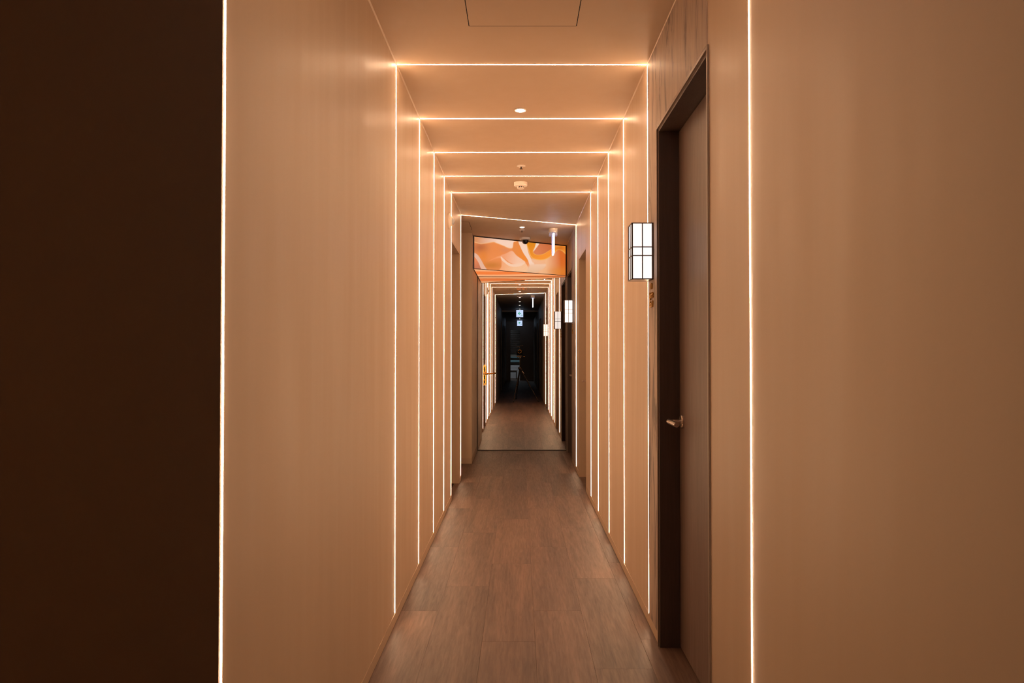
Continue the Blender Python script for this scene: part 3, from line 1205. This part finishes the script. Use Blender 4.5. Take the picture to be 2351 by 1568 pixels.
# printed underside
nu, nv = 90, 40
verts, cl = [], []
for j in range(nv + 1):
    for i in range(nu + 1):
        u_ = i / nu
        y0_ = YL + (YR - YL) * u_ + 0.006
        y1_ = YM - 0.004
        f = 0.02 + 0.96 * j / nv
        yy = y0_ + (y1_ - y0_) * f
        xx = XA + dx * (0.008 + 0.984 * u_)
        verts.append((xx, yy, ZB + 0.0025))
        q = (yy - YL) / (YM - YL)
        wave = 0.5 + 0.5 * math.sin(q * 9.0 + 0.8 * math.sin(xx * 5.0) + 0.6)
        c0, c1 = srgb(252, 128, 58), srgb(255, 182, 128)
        cl.append([c0[k] * (1 - wave ** 2) + c1[k] * wave ** 2 for k in range(3)] + [1])
faces = []
for j in range(nv):
    for i in range(nu):
        a = j * (nu + 1) + i
        faces.append((a, a + nu + 1, a + nu + 2, a + 1))
me = bpy.data.meshes.new('printed_underside')
me.from_pydata(verts, [], faces)
ca = me.color_attributes.new('print', 'FLOAT_COLOR', 'POINT')
ca.data.foreach_set('color', np.array(cl, np.float32).ravel())
me.materials.append(M['print'])
o = bpy.data.objects.new('printed_underside', me)
COL.objects.link(o)
put(o, lb)
bm = B(); box(bm, XA, XA + 0.006, YL, YM - 0.001, ZB, ZB + 0.003)
obj('edge_profile', bm, M['boxedge'], lb)
bm = B(); box(bm, XA + 0.006, XB, YM - 0.006, YM - 0.001, ZB, ZB + 0.003)
obj('edge_profile', bm, M['boxedge'], lb)


# ---------------------------------------------------------------- camera on a tripod (only in the mirror)
tr = thing('tripod', 'dark tripod standing in the middle of the mirrored hallway', 'tripod', (-0.01, -0.12, 0))
hub = Vector((0.0, -0.12, 0.78))
feet = [Vector((-0.155, 0.40, 0.0)), Vector((0.44, 0.30, 0.0)), Vector((-0.10, -0.62, 0.0))]
for f in feet:
    top = hub + (f - hub).normalized() * 0.05
    d_ = (f - hub)
    knee = hub + d_ * 0.52
    bm = B()
    rod(bm, top, knee, 0.014, 0.014, 14)
    rod(bm, knee - d_ * 0.02, knee + d_ * 0.03, 0.018, 0.018, 14)
    rod(bm, knee, hub + d_ * 0.97, 0.0105, 0.010, 14)
    lg = obj('leg', bm, M['darkmetal'], tr, True)
    bm = B(); rod(bm, hub + d_ * 0.965, f + Vector((0, 0, 0.001)), 0.014, 0.017, 14)
    obj('rubber_foot', bm, M['black'], lg, True)
bm = B(); lathe(bm, [(0.0, -0.04), (0.03, -0.04), (0.046, -0.01), (0.046, 0.02), (0.02, 0.03), (0.0, 0.03)], hub, 20)
obj('hub', bm, M['darkmetal'], tr, True)
bm = B(); rod(bm, hub + Vector((0, 0, -0.12)), hub + Vector((0, 0, 0.24)), 0.012)
obj('centre_column', bm, M['darkmetal'], tr, True)
bm = B(); tube(bm, [hub + Vector((0.02, 0.03, -0.02)), hub + Vector((0.05, 0.06, -0.06)), hub + Vector((0.085, 0.07, -0.12)), hub + Vector((0.11, 0.07, -0.125))], 0.006, 8)
obj('crank', bm, M['nickel'], tr, True)
bm = B()
hz = hub + Vector((0, 0, 0.24))
box(bm, hz.x - 0.03, hz.x + 0.03, hz.y - 0.03, hz.y + 0.03, hz.z, hz.z + 0.05, 0.006)
rod(bm, hz + Vector((-0.05, 0, 0.035)), hz + Vector((0.07, 0, 0.035)), 0.011)
obj('geared_head', bm, M['darkmetal'], tr)
for dx_, in ((-0.06,), (0.10,)):
    bm = B(); rod(bm, hz + Vector((dx_ - 0.012, 0, 0.035)), hz + Vector((dx_ + 0.012, 0, 0.035)), 0.016)
    obj('knob', bm, M['brass'], tr, True)
bm = B(); box(bm, hz.x - 0.04, hz.x + 0.04, hz.y - 0.03, hz.y + 0.03, hz.z + 0.05, hz.z + 0.065, 0.003)
obj('plate', bm, M['darkmetal'], tr)

cm = thing('photo_camera', 'black photo camera on the tripod in the mirror', 'camera', (-0.01, -0.14, hz.z + 0.066))
cz0 = hz.z + 0.0655
bm = B(); box(bm, -0.085, 0.065, -0.19, -0.13, cz0, cz0 + 0.105, 0.012)
obj('body', bm, M['matte_black'], cm)
bm = B(); box(bm, -0.045, 0.030, -0.185, -0.125, cz0 + 0.10, cz0 + 0.135, 0.012)
obj('viewfinder_hump', bm, M['matte_black'], cm)
lz_ = 1.178
bm = B(); lathe(bm, [(0.0, -0.132), (0.036, -0.132), (0.036, -0.08), (0.041, -0.075), (0.041, -0.04), (0.044, -0.036), (0.044, -0.022), (0.038, -0.022), (0.034, -0.03), (0.0, -0.031)], (-0.01, 0, lz_), 32, 'Y')
obj('lens_barrel', bm, M['matte_black'], cm, True)
bm = B(); lathe(bm, [(0.038, -0.0225), (0.044, -0.0225), (0.044, -0.019), (0.038, -0.019)], (-0.01, 0, lz_), 32, 'Y', caps=False)
obj('lens_ring', bm, M['brass'], cm, True)


bm = B()
tube(bm, [(-0.095, -0.15, 1.292), (-0.05, -0.15, 1.300), (-0.01, -0.15, 1.302), (0.015, -0.15, 1.318), (0.075, -0.15, 1.320)], 0.004, 8)
rod(bm, (-0.01, -0.15, 1.20), (-0.01, -0.15, 1.30), 0.003)
obj('sun_shade_arm', bm, M['casing'], cm, True)


# ---------------------------------------------------------------- far room behind the hallway (only in the mirror)
t = thing('room_light', 'cool ceiling light of the far room in the mirror', 'light', (-0.7, -12.8, HC))
bm = B(); box(bm, -1.05, -0.35, -13.1, -12.5, HC - 0.03, HC)
obj('housing', bm, M['white'], t)
bm = B(); box(bm, -1.03, -0.37, -13.08, -12.52, HC - 0.033, HC - 0.030)
obj('diffuser', bm, M['room_lamp'], t)

t = thing('white_counter', 'low white boarded counter in the far mirrored room', 'counter', (-0.5, -14.2, 0))
bm = B(); box(bm, -1.3, 0.3, -14.6, -14.0, 0.0, 0.56)
obj('body', bm, M['room_white'], t)
for i in range(7):
    bm = B(); box(bm, -1.3, 0.3, -14.0, -13.99, 0.005 + i * 0.079, 0.005 + i * 0.079 + 0.074)
    obj('board', bm, M['room_white'], t)
t = thing('wall_shelf', 'shelf boards coloured teal as if lit, above the white counter in the mirror', 'shelf', (-0.5, -14.9, 0.7))
for z0_, z1_ in ((0.70, 0.80), (0.90, 0.94)):
    bm = B(); box(bm, -1.3, 0.3, -15.0, -14.7, z0_, z1_)
    obj('board', bm, M['teal'], t)
t = thing('louvre_blind', 'black louvred blind high in the far mirrored room', 'blind', (-0.5, -14.85, 1.05))
for i in range(14):
    bm = B(); box(bm, -1.3, 0.3, -14.95, -14.93, 1.08 + i * 0.085, 1.08 + i * 0.085 + 0.07)
    obj('slat', bm, M['black'], t)
t = thing('bench', 'dark bench with a white top in the far mirrored room', 'bench', (-0.4, -13.0, 0))
bm = B(); box(bm, -0.75, -0.11, -13.2, -12.8, 0.355, 0.385, 0.004)
obj('top', bm, M['room_white'], t)
bm = B(); box(bm, -0.73, -0.13, -13.18, -12.82, 0.295, 0.355)
obj('apron', bm, M['black'], t)
for x_ in (-0.73, -0.165):
    for y_ in (-13.18, -12.855):
        bm = B(); box(bm, x_, x_ + 0.035, y_, y_ + 0.035, 0.0, 0.295)
        obj('leg', bm, M['black'], t)
